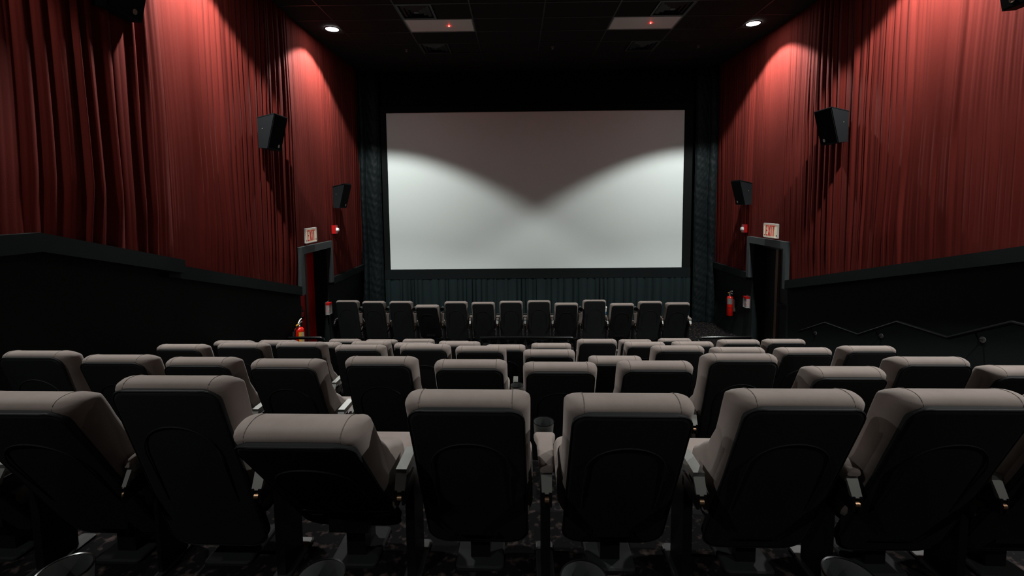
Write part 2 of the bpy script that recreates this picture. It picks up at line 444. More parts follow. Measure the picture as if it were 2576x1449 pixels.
bar2 = MB().box(XB2-0.06, XB2-0.005, DR['i0']+0.06, 8.88, 0.93, 1.02).build('panic_bar', 'black_metal', d2)

# ------------------------------------------------------------------ exit signs
def letters(Wd, Hh):
    """the word EXIT as boxes/diagonals on a plane, u right, v up, inside Wd x Hh"""
    polys = []; cw = Wd/4.0; s = cw*0.24; hs = Hh*0.13
    def rect(a, b, c, d): polys.append([(a, c), (b, c), (b, d), (a, d)])
    u = 0; lw = cw*0.78
    rect(u, u+s, 0, Hh); rect(u+s, u+lw, 0, hs); rect(u+s, u+lw*0.88, Hh/2-hs/2, Hh/2+hs/2); rect(u+s, u+lw, Hh-hs, Hh)
    u = cw*1.0; lw = cw*1.0
    polys.append([(u, 0), (u+s*1.05, 0), (u+lw, Hh), (u+lw-s*1.05, Hh)])
    polys.append([(u+lw-s*1.05, 0), (u+lw, 0), (u+s*1.05, Hh), (u, Hh)])
    u = cw*2.22; rect(u, u+s, 0, Hh)
    u = cw*2.72; lw = cw*1.0
    rect(u, u+lw, Hh-hs, Hh); rect(u+lw/2-s/2, u+lw/2+s/2, 0, Hh-hs)
    return polys
def exit_sign(X, sgn, p_tl, p_br, label):
    Xp = X+sgn*0.14
    a = on_x(*p_tl, Xp); b = on_x(*p_br, Xp)
    y0, y1 = min(a.y, b.y), max(a.y, b.y); z0, z1 = min(a.z, b.z), max(a.z, b.z)
    Wd, Hh = y1-y0, z1-z0
    t = thing('exit_sign', label, 'sign', (Xp, (y0+y1)/2, z0), 'exit signs over the doors')
    def bx(m, u0, u1, v0, v1, d0, d1):
        # u runs to the reader's right: +y on the left wall, -y on the right wall
        ya, yb = sorted((sgn*u0, sgn*u1)); xa, xb = sorted((sgn*d0, sgn*d1)); return m.box(xa, xb, ya, yb, v0, v1)
    bx(MB(), -Wd/2, Wd/2, 0, Hh, -0.022, 0.0).build('sign_box', 'sign_cream', t)
    m = MB()
    for u0, u1, v0, v1 in ((-Wd/2, Wd/2, -0.006, 0.010), (-Wd/2, Wd/2, Hh-0.010, Hh+0.006), (-Wd/2-0.006, -Wd/2+0.008, 0, Hh), (Wd/2-0.008, Wd/2+0.006, 0, Hh)): bx(m, u0, u1, v0, v1, -0.024, 0.005)
    m.build('frame', 'white_label', t)
    m = MB(); LW, LH = Wd*0.70, Hh*0.78
    for k, poly in enumerate(letters(LW, LH)):
        e = 0.0004*k                                   # keeps crossing strokes apart
        m.prism([(sgn*(u-LW/2), v+Hh*0.11) for u, v in poly], sgn*0.0005, sgn*(0.004+e), 'x')
    tag(m.build('lettering', 'sign_red', t), 'red word EXIT')
    m = MB()
    bx(m, -Wd*0.46, -Wd*0.41, Hh*0.10, Hh*0.20, 0, 0.002); bx(m, Wd*0.40, Wd*0.46, Hh*0.12, Hh*0.22, 0, 0.002); m.build('chevron', 'casing', t)
    xa, xb = sorted((-sgn*0.022, -sgn*0.125))
    MB().box(xa, xb, -0.03, 0.03, Hh*0.4, Hh*0.6).build('mount', 'casing', t)
exit_sign(XL, 1, (768.5, 576), (797, 606.5), 'cream EXIT sign with red letters over the red door')
exit_sign(XR, -1, (1922, 561.5), (1955.5, 600), 'cream EXIT sign with red letters over the dark door')

# ------------------------------------------------------------------ alarms, extinguishers
def strobe(X, sgn, px, label):
    p = on_x(*px, X+sgn*0.08)
    t = thing('alarm_strobe', label, 'alarm', (X, p.y, p.z), 'red alarm strobes')
    def b(x0, x1): return tuple(sorted((sgn*x0, sgn*x1)))
    MB().box(*b(0.0, 0.115), -0.055, 0.055, -0.085, 0.085).build('housing', 'red_plastic', t)
    MB().lathe([(0.045, sgn*0.115), (0.045, sgn*0.135), (0.03, sgn*0.16), (0.004, sgn*0.165)], 14, (0, 0, -0.01), 'x').build('lens', 'lens_clear', t, True)
strobe(XL, 1, (843, 577), 'red fire alarm strobe between the red exit door and screen')
strobe(XR, -1, (1873, 574.5), 'red fire alarm strobe between the dark exit door and screen')
def pull_station(X, sgn, px, label):
    p = on_x(*px, X+sgn*0.05)
    t = thing('alarm_pull_station', label, 'alarm', (X, p.y, p.z), 'alarm pull stations under clear covers')
    def b(x0, x1): return tuple(sorted((sgn*x0, sgn*x1)))
    MB().box(*b(0, 0.012), -0.08, 0.08, -0.13, 0.13).build('back_plate', 'grey_metal', t)
    MB().box(*b(0.012, 0.05), -0.045, 0.045, -0.085, 0.06).build('pull_box', 'red_plastic', t)
    m = MB().box(*b(0.05, 0.06), -0.03, 0.03, -0.03, 0.0); m.build('handle', 'white_label', t)
    MB().box(*b(0.012, 0.085), -0.065, 0.065, 0.07, 0.115).build('siren_cap', 'red_plastic', t)
    m = MB(); 
    m.box(*b(0.078, 0.082), -0.07, 0.07, -0.12, 0.07); m.box(*b(0.012, 0.078), -0.07, -0.066, -0.12, 0.07); m.box(*b(0.012, 0.078), 0.066, 0.07, -0.12, 0.07); m.box(*b(0.012, 0.078), -0.066, 0.066, -0.12, -0.116)
    m.build('cover', 'clear_plastic', t)
pull_station(XL, 1, (828, 775), 'red pull station under a clear cover beside the red exit door')
pull_station(XR, -1, (1877, 759), 'red pull station under a clear cover beside the dark exit door')

def extinguisher(X, sgn, y, ztop, label, flip, hgt=0.57, rr=0.078, off=0.11):
    t = thing('fire_extinguisher', label, 'extinguisher', (X+sgn*off, y, ztop-hgt), 'wall fire extinguishers')
    bh = hgt-0.13
    MB().lathe([(rr*0.85, 0.0), (rr, 0.015), (rr, bh-0.06), (rr*0.93, bh-0.03), (rr*0.7, bh-0.008), (0.025, bh)], 24).build('cylinder', 'red_gloss', t, 50)
    MB().lathe([(0.022, bh-0.002), (0.022, bh+0.03), (0.016, bh+0.035), (0.016, bh+0.055)], 14).build('valve', 'alu', t, 40)
    m = MB(); m.tube([(0, -flip*0.03, bh+0.055), (0, flip*0.05, bh+0.075), (0, flip*0.10, bh+0.065)], 0.011, 8); m.build('carry_handle', 'alu', t, True)
    m = MB(); m.tube([(0, -flip*0.03, bh+0.07), (0, flip*0.04, bh+0.115), (0, flip*0.095, bh+0.125)], 0.010, 8); m.build('lever', 'white_label', t, True)
    MB().tube([(0, -flip*0.03, bh+0.05), (0, -flip*0.075, bh+0.055), (0, -flip*0.095, bh+0.05)], 0.012, 8).build('tag', 'yellow_label', t)
    hp = []
    for k in range(11):
        a = k/10
        hp.append((-sgn*0.0-0.07*math.sin(a*2.2)*0.6, -flip*(0.03+0.06*math.sin(min(a*3, math.pi/2))), bh+0.04+0.03*math.sin(a*4)-a*0.30))
    hp = [(x, yy if k > 0 else yy, z) for k, (x, yy, z) in enumerate(hp)]
    MB().tube(hp, 0.010, 8).build('hose', 'rubber', t, True)
    def patch(a0, a1, z0, z1, mname, nm):
        m = MB(); secs = []
        for k in range(9):
            a = a0+(a1-a0)*k/8; c, s = (rr+0.0015)*math.cos(a), (rr+0.0015)*math.sin(a)
            secs.append([(c, s, z0), (c, s, z1)])
        m.loft(secs, False, False, closed=False); m.build(nm, mname, t, True)
    return t, patch, bh
b1 = on_x(752, 805, XL+0.12)
t, patch, bh = extinguisher(XL, 1, 7.66, b1.z*1.0, 'bright red fire extinguisher with yellow tag beside the red exit door', 1)
patch(-1.25, -0.35, bh-0.26, bh-0.07, 'yellow_label', 'label_strip'); patch(-0.95, 0.1, bh-0.25, bh-0.08, 'white_label', 'label')
MB().box(-0.112, -0.078, -0.03, 0.03, 0.10, bh-0.08).build('wall_bracket', 'grey_metal', t)
b2 = on_x(1836, 730, XR-0.12)
t, patch, bh = extinguisher(XR, -1, b2.y, b2.z, 'red fire extinguisher with silver label on black wall near the screen', -1, 0.58, 0.066)
patch(-2.9, -1.2, bh-0.18, bh-0.05, 'alu', 'label'); patch(-3.1, -0.9, bh-0.265, bh-0.255, 'rubber', 'strap')
MB().box(0.066, 0.112, -0.03, 0.03, 0.10, bh-0.08).build('wall_bracket', 'grey_metal', t)

# ------------------------------------------------------------------ wall speakers
def speaker(X, sgn, y0, zb, label):
    t = thing('wall_speaker', label, 'speaker', (X+sgn*0.10, y0, zb), 'black wedge wall speakers')
    W = 0.39
    prof = [(0, 0.0), (0.125, -0.01), (0.25, 0.49), (0, 0.43)]
    m = MB(); m.prism([(sgn*u, v) for u, v in prof], 0, W, 'y'); m.build('cabinet', 'speaker_body', t)
    # top board catches the light
    m = MB(); m.prism([(0, 0.43), (sgn*0.255, 0.491), (sgn*0.255, 0.501), (0, 0.44)], -0.004, W+0.004, 'y'); m.build('top_board', 'trim_black', t)
    n = Vector((0.5, 0, -0.125)).normalized()
    m = MB()
    def q(a, e, yy):
        u = 0.125+0.125*a+n.x*e; v = -0.01+0.5*a+n.z*e; return (sgn*u, yy, v)
    A = [q(0.03, 0.0, 0.012), q(0.03, 0.0, W-0.012), q(0.97, 0.0, W-0.012), q(0.97, 0.0, 0.012)]
    B = [q(0.03, 0.010, 0.012), q(0.03, 0.010, W-0.012), q(0.97, 0.010, W-0.012), q(0.97, 0.010, 0.012)]
    m.loft([A, B]); gr = m.build('grille', 'speaker_grille', t)
    m = MB(); cy = W*0.72; secs = []
    for e, r in ((0.0102, 0.026), (0.014, 0.026), (0.014, 0.019), (0.0125, 0.017)):
        ring = []
        for k in range(16):
            a = 2*math.pi*k/16
            ring.append(q(0.13+r*math.sin(a)/0.5*0.97, e, cy+r*math.cos(a)))
        secs.append(ring)
    m.loft(secs); m.build('badge', 'badge', gr)
    m = MB(); xa, xb = sorted((-sgn*0.10, 0)); m.box(xa, xb, W*0.42, W*0.58, 0.12, 0.32); m.build('wall_bracket', 'black_metal', t)
    ys = -0.003
    MB().lathe([(0.006, 0.0), (0.006, -0.004)], 8, (sgn*0.07, 0, 0.28), 'y').build('screw', 'alu', t)
speaker(XL, 1, 6.72, 0.815+FZ, 'black wedge speaker over the ledge, second from the screen, red-door side')
speaker(XL, 1, 9.36, -0.10+FZ, 'black wedge speaker on red curtain nearest the screen, red-door side')
speaker(XL, 1, 4.18, 1.78+FZ, 'black wedge speaker high on the darker curtain, red-door side')
speaker(XR, -1, 6.72, 0.815+FZ, 'black wedge speaker over the handrail, second from the screen')
speaker(XR, -1, 9.36, -0.11+FZ, 'black wedge speaker nearest the screen, dark-door side')
speaker(XR, -1, 4.18, 1.78+FZ, 'black wedge speaker high on the curtain, third from screen, handrail side')

# ------------------------------------------------------------------ screen and stage
sc = thing('cinema_screen', 'large blank white cinema screen in a black frame', 'screen', ((-3.165+4.11)/2, SCREEN_Y, -1.92+FZ))
ox, oz = sc.location.x, sc.location.z
SX0, SX1, SZ0, SZ1 = -3.165-ox, 4.11-ox, -1.68+FZ-oz, 2.175+FZ-oz
MB().box(SX0, SX1, 0, 0.02, SZ0, SZ1).build('screen_surface', 'screen', sc)
MB().box(SX0-0.14, SX0, -0.03, 0.05, SZ0, SZ1+0.14).build('side_mask', 'masking', sc)
MB().box(SX1, SX1+0.20, -0.03, 0.05, SZ0, SZ1+0.14).build('side_mask', 'masking', sc)
MB().box(SX0, SX1, -0.03, 0.05, SZ1, SZ1+0.14).build('top_mask', 'masking', sc)
MB().box(SX0-0.14, SX1+0.20, -0.06, 0.05, 0.0, SZ0-0.001).build('bottom_mask', 'trim_black', sc)
for x in (SX0+0.5, 0, SX1-0.5): MB().box(x-0.06, x+0.06, 0.05, YF-SCREEN_Y-0.002, 1.0, 2.8).build('wall_mount', 'black_metal', sc)

def hanging(name, label, x0, x1, y, z0, z1, amp, wd, m_, seed, crinkle=0.0, rows=40, du=0.008, group=None):
    f = fold_fn(seed, [(-99, amp, wd)], x0, x1); rnd = random.Random(seed)
    ph = [rnd.uniform(0, 6.28) for _ in range(8)]
    n = int((x1-x0)/du); secs = []
    for i in range(n+1):
        x = x0+(x1-x0)*i/n; colm = []
        for j in range(rows+1):
            z = z0+(z1-z0)*j/rows
            d = f(x+0.01*math.sin(z*2+ph[0]))*(1-0.35*j/rows)
            if crinkle:
                d += crinkle*(math.sin(z*23+x*31+ph[1])*math.sin(z*9.3-x*17+ph[2])+0.6*math.sin(z*41-x*22+ph[3])*math.sin(x*37+ph[4]))
            colm.append((x, y-d, z))
        secs.append(colm)
    mb = MB(); mb.loft(secs, False, False, closed=False)
    return tag(mb.build(name, m_, None, 'all'), label, 'curtain', group)
hanging('stage_leg_curtain', 'tall black crinkled side curtain between screen and red-door wall', XL+0.02, -3.30, 11.24, 0.01, CEIL-0.01, 0.10, 0.22, 'black_curtain', 3, 0.008, rows=150, group='black curtains beside the screen')
hanging('stage_leg_curtain', 'tall black crinkled side curtain between screen and handrail wall', 4.34, XR-0.02, 11.24, 0.01, CEIL-0.01, 0.12, 0.30, 'black_curtain', 7, 0.008, rows=150, group='black curtains beside the screen')
hanging('stage_skirt', 'black pleated skirt curtain below the screen', -3.29, 4.32, 11.27, 0.01, -1.925+FZ, 0.085, 0.15, 'skirt_curtain', 12, 0.0, rows=16)
hanging('top_valance', 'black fabric masking hung above the screen', XL+0.02, XR-0.02, 11.42, 2.32+FZ, CEIL-0.01, 0.03, 0.3, 'masking', 15, 0.0, rows=10, du=0.02)

# ------------------------------------------------------------------ rails
def guard_rail(px0, px1, ypx, bend0, bend1, label):
    a = on_y(px0, ypx, 7.45); b = on_y(px1, ypx, 7.45)
    z = a.z; t = thing('guard_rail', label, 'railing', (a.x, 7.45, 0), 'low guard rails before the wheelchair spaces')
    L = b.x-a.x; r = 0.024; pts = []
    if bend0:
        pts += [(0.0, 0, z-0.12), (0.0, 0, z-0.06), (0.02, 0, z-0.02), (0.06, 0, z)]
    else: pts += [(0, 0, z)]
    if bend1: pts += [(L-0.06, 0, z), (L-0.02, 0, z-0.02), (L, 0, z-0.06), (L, 0, z-0.12)]
    else: pts += [(L, 0, z)]
    MB().tube(pts, r, 10).build('top_rail', 'rail_metal', t, True)
    for x in (r if not bend0 else 0.0, L-r if not bend1 else L):
        MB().tube([(x, 0, 0.0), (x, 0, z-(0.11 if (bend0 and x < L/2) or (bend1 and x > L/2) else 0.01))], r*0.95, 10).build('post', 'rail_metal', t, True)
        MB().lathe([(0.055, 0.0), (0.055, 0.008), (0.03, 0.012)], 14, (x, 0, 0)).build('foot_plate', 'rail_metal', t)
guard_rail(690, 816, 850.5, False, True, 'low black guard rail before the red exit door')
guard_rail(1207, 1446, 851, False, True, 'low black guard rail in the middle behind the front row')
guard_rail(1757, 1889, 849.5, True, False, 'low black guard rail at the foot of the aisle steps')

hr = thing('handrail', 'black stepped stair handrail fixed along the dark wall', 'railing', (XR, 0, 0))
hx = XR-0.09
hp = [on_x(x, y, hx) for x, y in ((2010, 834), (2077, 812), (2160, 842), (2258, 810), (2385, 850), (2548, 811))]
last = hp[-1]; hp += [Vector((hx, last.y-0.68, last.z)), Vector((hx, last.y-1.35, last.z+0.37))]
MB().tube([(p.x-XR, p.y, p.z) for p in hp], 0.021, 10).build('rail', 'rail_metal', hr, True)
for i in range(len(hp)-1):
    p = hp[i].lerp(hp[i+1], 0.45)
    if i % 2 == 0:
        MB().tube([(-0.002, p.y, p.z-0.09), (-0.05, p.y, p.z-0.085), (-0.085, p.y, p.z-0.02)], 0.008, 8).build('bracket', 'black_metal', hr, True)
        MB().lathe([(0.032, -0.006), (0.032, 0.0)], 12, (0, p.y, p.z-0.09), 'x').build('rosette', 'grey_metal', hr)

# ------------------------------------------------------------------ cinema seats
PIV = 0.40
REC_A = math.radians(22)
def bk(x, s, n):
    """back frame -> pivot frame: s up along the back, n towards the rear"""
    return (x, -s*math.sin(REC_A)-n*math.cos(REC_A), s*math.cos(REC_A)-n*math.sin(REC_A))
TOP = 0.655
HW = [(-0.06, 0.222), (0.03, 0.242), (0.10, 0.244), (0.18, 0.239), (0.32, 0.237), (0.60, 0.239), (0.66, 0.239)]
FR = [(-0.06, -0.24), (0.05, -0.235), (0.13, -0.185), (0.24, -0.130), (0.36, -0.105), (0.50, -0.105), (0.66, -0.10)]
RE = [(-0.06, 0.03), (0.3, 0.042), (0.66, 0.045)]
SHEAR = 0.070
def shear(s, n):
    f, r = lerp(FR, s), lerp(RE, s)
    return SHEAR*max(0, min(1, (r-n)/(r-f)))*max(0, min(1, (s-0.40)/0.22))
def cushion_mesh():
    secs = []
    ss = [-0.06, 0.0, 0.05, 0.10, 0.16, 0.22, 0.28, 0.34, 0.42, 0.50, 0.57, 0.60]
    R = 0.068
    ss[-1] = 0.594
    for k in range(1, 10):
        ss.append(0.594+R*math.sin(math.pi/2*k/9))
    for s in ss:
        hw, f, r = lerp(HW, s), lerp(FR, s), lerp(RE, s)
        e = 0.0
        if s > 0.594: e = R*(1-math.sqrt(max(0, 1-((s-0.594)/R)**2)))
        rc = min(0.055, (r-f)/2-e-0.002)
        pts = rrect(hw-1.15*e, -(r-e), -(f+e), max(rc, 0.004), 6)
        sec = []
        for x, d in pts:
            sag = 0.017*(1-(x/0.241)**2)*max(0, min(1, (s-0.35)/0.3))
            ear = 0.02*(x/0.234)**2*max(0, min(1, (s-0.2)/0.4))     # sides curl slightly forward
            sec.append(bk(x, s-sag-shear(s, -d), -d-ear))
        secs.append(sec)
    m = MB(); m.loft(secs); return m.mesh('backrest', 'seat_fabric', 60)
SH_TOP, SH_BOT = 0.620, -0.29
def shell_outline(inset=0.0, n=7):
    top_hw, bot_hw = 0.213, 0.222
    pts = []
    for cx, cs, a0, r in ((top_hw, SH_TOP, 0, 0.07), (-top_hw, SH_TOP, 90, 0.07), (-bot_hw, SH_BOT, 180, 0.09), (bot_hw, SH_BOT, 270, 0.09)):
        sx = 1 if cx > 0 else -1; sy = 1 if cs > 0 else -1
        for k in range(n):
            a = math.radians(a0+90*k/(n-1))
            pts.append((cx-sx*r+(r-inset)*math.cos(a), cs-sy*r+(r-inset)*math.sin(a)))
    return pts
def sag(x, s): return 0.014*(1-(x/0.21)**2)*max(0, min(1, (s-0.35)/0.22))
def shell_n(x, s):
    base = lerp([(-0.30, 0.035), (-0.06, 0.036), (0.3, 0.048), (0.66, 0.052)], s)
    return base-0.02*(x/0.234)**2*max(0, min(1, (s-0.2)/0.4))
def shell_mesh():
    m = MB(); secs = []
    for inset, dn in ((0.0, -0.03), (0.0, 0.0), (0.004, 0.006), (0.012, 0.0085)):
        secs.append([bk(x, s-sag(x, s), shell_n(x, s)+dn) for x, s in shell_outline(inset)])
    n = len(secs[0]); m.loft(secs, False, False)
    # curved rear face as a grid of rings shrinking to the middle
    prev = secs[-1]; rings = [prev]
    for t in (0.8, 0.55, 0.3, 0.08):
        ring = []
        for x, s in shell_outline(0.012):
            xx = x*t; s2 = 0.17+(s-0.17)*t
            ring.append(bk(xx, s2-sag(xx, s2), shell_n(xx, s2)+0.0085+0.008*(1-t)))
        rings.append(ring)
    m.loft(rings, False, True)
    return m.mesh('back_shell', 'shell', 35)
def piping_mesh():
    pts = [bk(x, s-sag(x, s), shell_n(x, s)+0.003) for x, s in shell_outline(-0.002)]
    m = MB(); m.tube(pts+[pts[0]], 0.0042, 6, False); return m.mesh('piping', 'piping', True)
def arch_mesh():
    pts = []
    for k in range(17):
        a = math.pi*k/16; x = 0.155*math.cos(a); s = 0.30+0.15*math.sin(a)
        pts.append(bk(x, s, shell_n(x, s)+0.0085+0.0045))
    pts = [bk(0.155, 0.02, shell_n(0.155, 0.02)+0.0115)]+pts+[bk(-0.155, 0.02, shell_n(-0.155, 0.02)+0.0115)]
    m = MB(); m.tube(pts, 0.0032, 6); return m.mesh('embossed_arch', 'shell', True)
def seam_mesh(sx):
    x = 0.172*sx; sg = 0.017*(1-(0.172/0.241)**2)+0.0006; ea = 0.02*(0.172/0.234)**2
    prof = [(0.575, 0.0455)]+[(0.594+0.0682*math.sin(math.pi/2*k/6), 0.045-0.0682*(1-math.cos(math.pi/2*k/6))) for k in range(1, 7)]
    prof += [(0.6622, -0.032)]+[(0.594+0.0682*math.cos(math.pi/2*k/5), -0.0338-0.0682*math.sin(math.pi/2*k/5)) for k in range(1, 6)]+[(0.5, -0.1055)]
    pts = [bk(x, q-sg*(1 if q > 0.6 else 0.9)-shear(q, n), n-ea) for q, n in prof]
    m = MB(); m.tube(pts, 0.0016, 5); return m.mesh('seam', 'seam', True)
def seat_mesh():
    secs = []
    H = 0.055
    for t, e in ((-1.0, 0.03), (-0.8, 0.008), (-0.3, 0), (0.3, 0), (0.8, 0.01), (1.0, 0.035)):
        z = t*H; sec = []
        for x, d in rrect(0.247-e, -0.01+e, 0.43-e, 0.06, 6):
            zz = z+0.02+0.05*(d/0.5) - (0.02*(d/0.5)**2 if t > 0 else 0)+0.018*(abs(x)/0.255)**2*(1 if t > 0 else 0)
            sec.append((x, d, zz))
        secs.append(sec)
    m = MB(); m.loft(secs); return m.mesh('seat_cushion', 'seat_fabric', 60)
def pan_mesh():
    secs = []
    for z, e in ((-0.10, 0.06), (-0.085, 0.02), (-0.035, 0.012)):
        secs.append([(x, d, z+0.02+0.05*(d/0.5)) for x, d in rrect(0.242-e, 0.0+e, 0.42-e, 0.05, 5)])
    m = MB(); m.loft(secs); return m.mesh('seat_pan', 'shell', 60)
def base_mesh():
    m = MB(); m.box(-0.09, 0.09, 0.04, 0.34, 0.19, 0.25); m.box(-0.045, 0.045, 0.12, 0.26, 0.0, 0.195)
    return m.mesh('pedestal', 'black_metal')
def foot_mesh():
    m = MB(); m.loft([[(x, d, z) for x, d in rrect(0.11-e, 0.06+e, 0.32-e, 0.02, 4)] for z, e in ((0, 0), (0.012, 0), (0.018, 0.008))]); return m.mesh('foot_plate', 'shell')
ME = dict(cushion=cushion_mesh(), shell=shell_mesh(), piping=piping_mesh(), arch=arch_mesh(), seamL=seam_mesh(-1), seamR=seam_mesh(1), seat=seat_mesh(), pan=pan_mesh(), base=base_mesh(), foot=foot_mesh())

TOPV = [tuple(v.co) for v in ME['cushion'].vertices if v.co.z > 0.42]
def top_px(X, row, tilt):
    ca, sa = math.cos(tilt), math.sin(tilt)
    return [proj((X+p[0], row['y']+p[1]*ca-p[2]*sa, row['z']+FZ+PIV+p[1]*sa+p[2]*ca)) for p in TOPV]
def silhouette_y(X, row, tilt):
    return min(q[1] for q in top_px(X, row, tilt))
def top_pt(row, tilt):
    p = bk(0, 0.62, 0.03); ca, sa = math.cos(tilt), math.sin(tilt)
    return row['y']+p[1]*ca-p[2]*sa, row['z']+FZ+PIV+p[1]*sa+p[2]*ca
SEATS = {}
SKEW = 0.025
def place_seat(rn, px, py, label, group):
    base = ROWS[rn]; row = dict(base); tilt = 0.0; X = 0.0
    for it in range(6):
        row['y'] = base['y']-SKEW*X
        ty, tz = top_pt(row, tilt)
        if it == 0: X = on_y(px, py, ty).x
        xs = [q[0] for q in top_px(X, row, tilt)]
        X += (px-(min(xs)+max(xs))/2)*ty/F_PX
        lo, hi = math.radians(-11), math.radians(18)
        for _ in range(10):
            mid = (lo+hi)/2
            if silhouette_y(X, row, mid) < py: lo = mid
            else: hi = mid
        tilt = (lo+hi)/2
    SEATS.setdefault(rn, []).append((X, tilt))
    return seat_at(rn, X, tilt, label, group)
def seat_at(rn, X, tilt, label, group):
    row = ROWS[rn]
    t = thing('cinema_chair', label, 'seat', (X, row['y']-SKEW*X, row['z']+FZ), group, (0, 0, -SKEW))
    L, Rr = (0, 0, PIV), (tilt, 0, 0)
    b = obj('backrest', ME['cushion'], t, L, Rr)
    obj('seam', ME['seamL'], b); obj('seam', ME['seamR'], b)
    s = obj('back_shell', ME['shell'], t, L, Rr)
    obj('piping', ME['piping'], s); obj('embossed_arch', ME['arch'], s)
    Rc = (tilt*0.25, 0, 0)
    obj('seat_cushion', ME['seat'], t, (0, 0, PIV-0.055), Rc); obj('seat_pan', ME['pan'], t, (0, 0, PIV-0.055), Rc)
    obj('pedestal', ME['base'], t); obj('foot_plate', ME['foot'], t)
    return t

ROWPX = {
 1: [(-275, 985), (95, 983), (460, 943), (770, 1040), (1180, 978), (1585, 987), (1997, 976), (2390, 976), (2770, 985)],
 2: [(113, 881), (313, 891), (520, 897), (730, 901), (963, 895), (1186, 903), (1411, 909), (1648, 906), (1857, 888), (2117, 920), (2325, 896), (2563, 918)],
 3: [(467, 865), (617, 861), (762, 859), (910, 866), (1072, 865), (1211, 869), (1383, 878), (1549, 894), (1704, 868), (1854, 872), (2018, 873), (2176, 869)],
 4: [(593, 856), (703, 855), (812, 860), (936, 857), (1043, 861), (1160, 858), (1273, 866), (1388, 862), (1502, 852), (1622, 859), (1742, 858), (1857, 853), (1970, 852)],
 5: [(870, 852), (961, 853), (1054, 852), (1145, 857), (1598, 853), (1697, 850.5)],
 6: [(876, 755), (942, 757), (1010, 757), (1076, 766), (1148, 757.5), (1216, 759), (1286, 756.5), (1356, 755), (1425, 761), (1495, 753.5), (1565, 762), (1635, 757), (1704, 760)],
}
ORD = ['first', 'second', 'third', 'fourth', 'fifth', 'sixth', 'seventh', 'eighth', 'ninth', 'tenth', 'eleventh', 'twelfth', 'thirteenth']
RN = {2: 'third raised row behind the guard rails', 3: 'second raised row behind the guard rails', 4: 'first raised row behind the guard rails'}
L1 = ['grey cinema seat, four seats red-doorward of the cup-holder armrest, rearmost row',
      'grey cinema seat, three seats red-doorward of the cup-holder armrest, rearmost row',
      'upright grey cinema seat beside the tilted-back one, rearmost row',
      'grey cinema seat tilted far back with arched ridge showing, rearmost row',
      'grey cinema seat on the red-door side of the cup-holder armrest, rearmost row',
      'grey cinema seat on the handrail side of the cup-holder armrest, rearmost row',
      'grey cinema seat, second from the cup-holder armrest towards the handrail, rearmost row',
      'grey cinema seat, third from the cup-holder armrest towards the handrail, rearmost row',
      'grey cinema seat, fourth from the cup-holder armrest towards the handrail, rearmost row']
for rn, lst in ROWPX.items():
    for i, (px, py) in enumerate(lst):
        if rn == 1: lab, grp = L1[i], 'seats in the rearmost row'
        elif rn in RN: lab, grp = 'grey cinema seat, %s from the red-door wall, %s' % (ORD[i], RN[rn]), 'seats in the '+RN[rn]
        elif rn == 5:
            lab = 'grey cinema seat on the flat floor, %s from the red-door wall, beside the guard rails' % ORD[i]; grp = 'seats beside the guard rails'
        else:
            lab = 'grey cinema seat, %s from the red-door wall, front row before the screen' % ORD[i]; grp = 'seats in the front row'
        place_seat(rn, px, py, lab, grp)
print('TILTS', {k: [(round(x, 2), round(math.degrees(t), 1)) for x, t in v] for k, v in SEATS.items()})

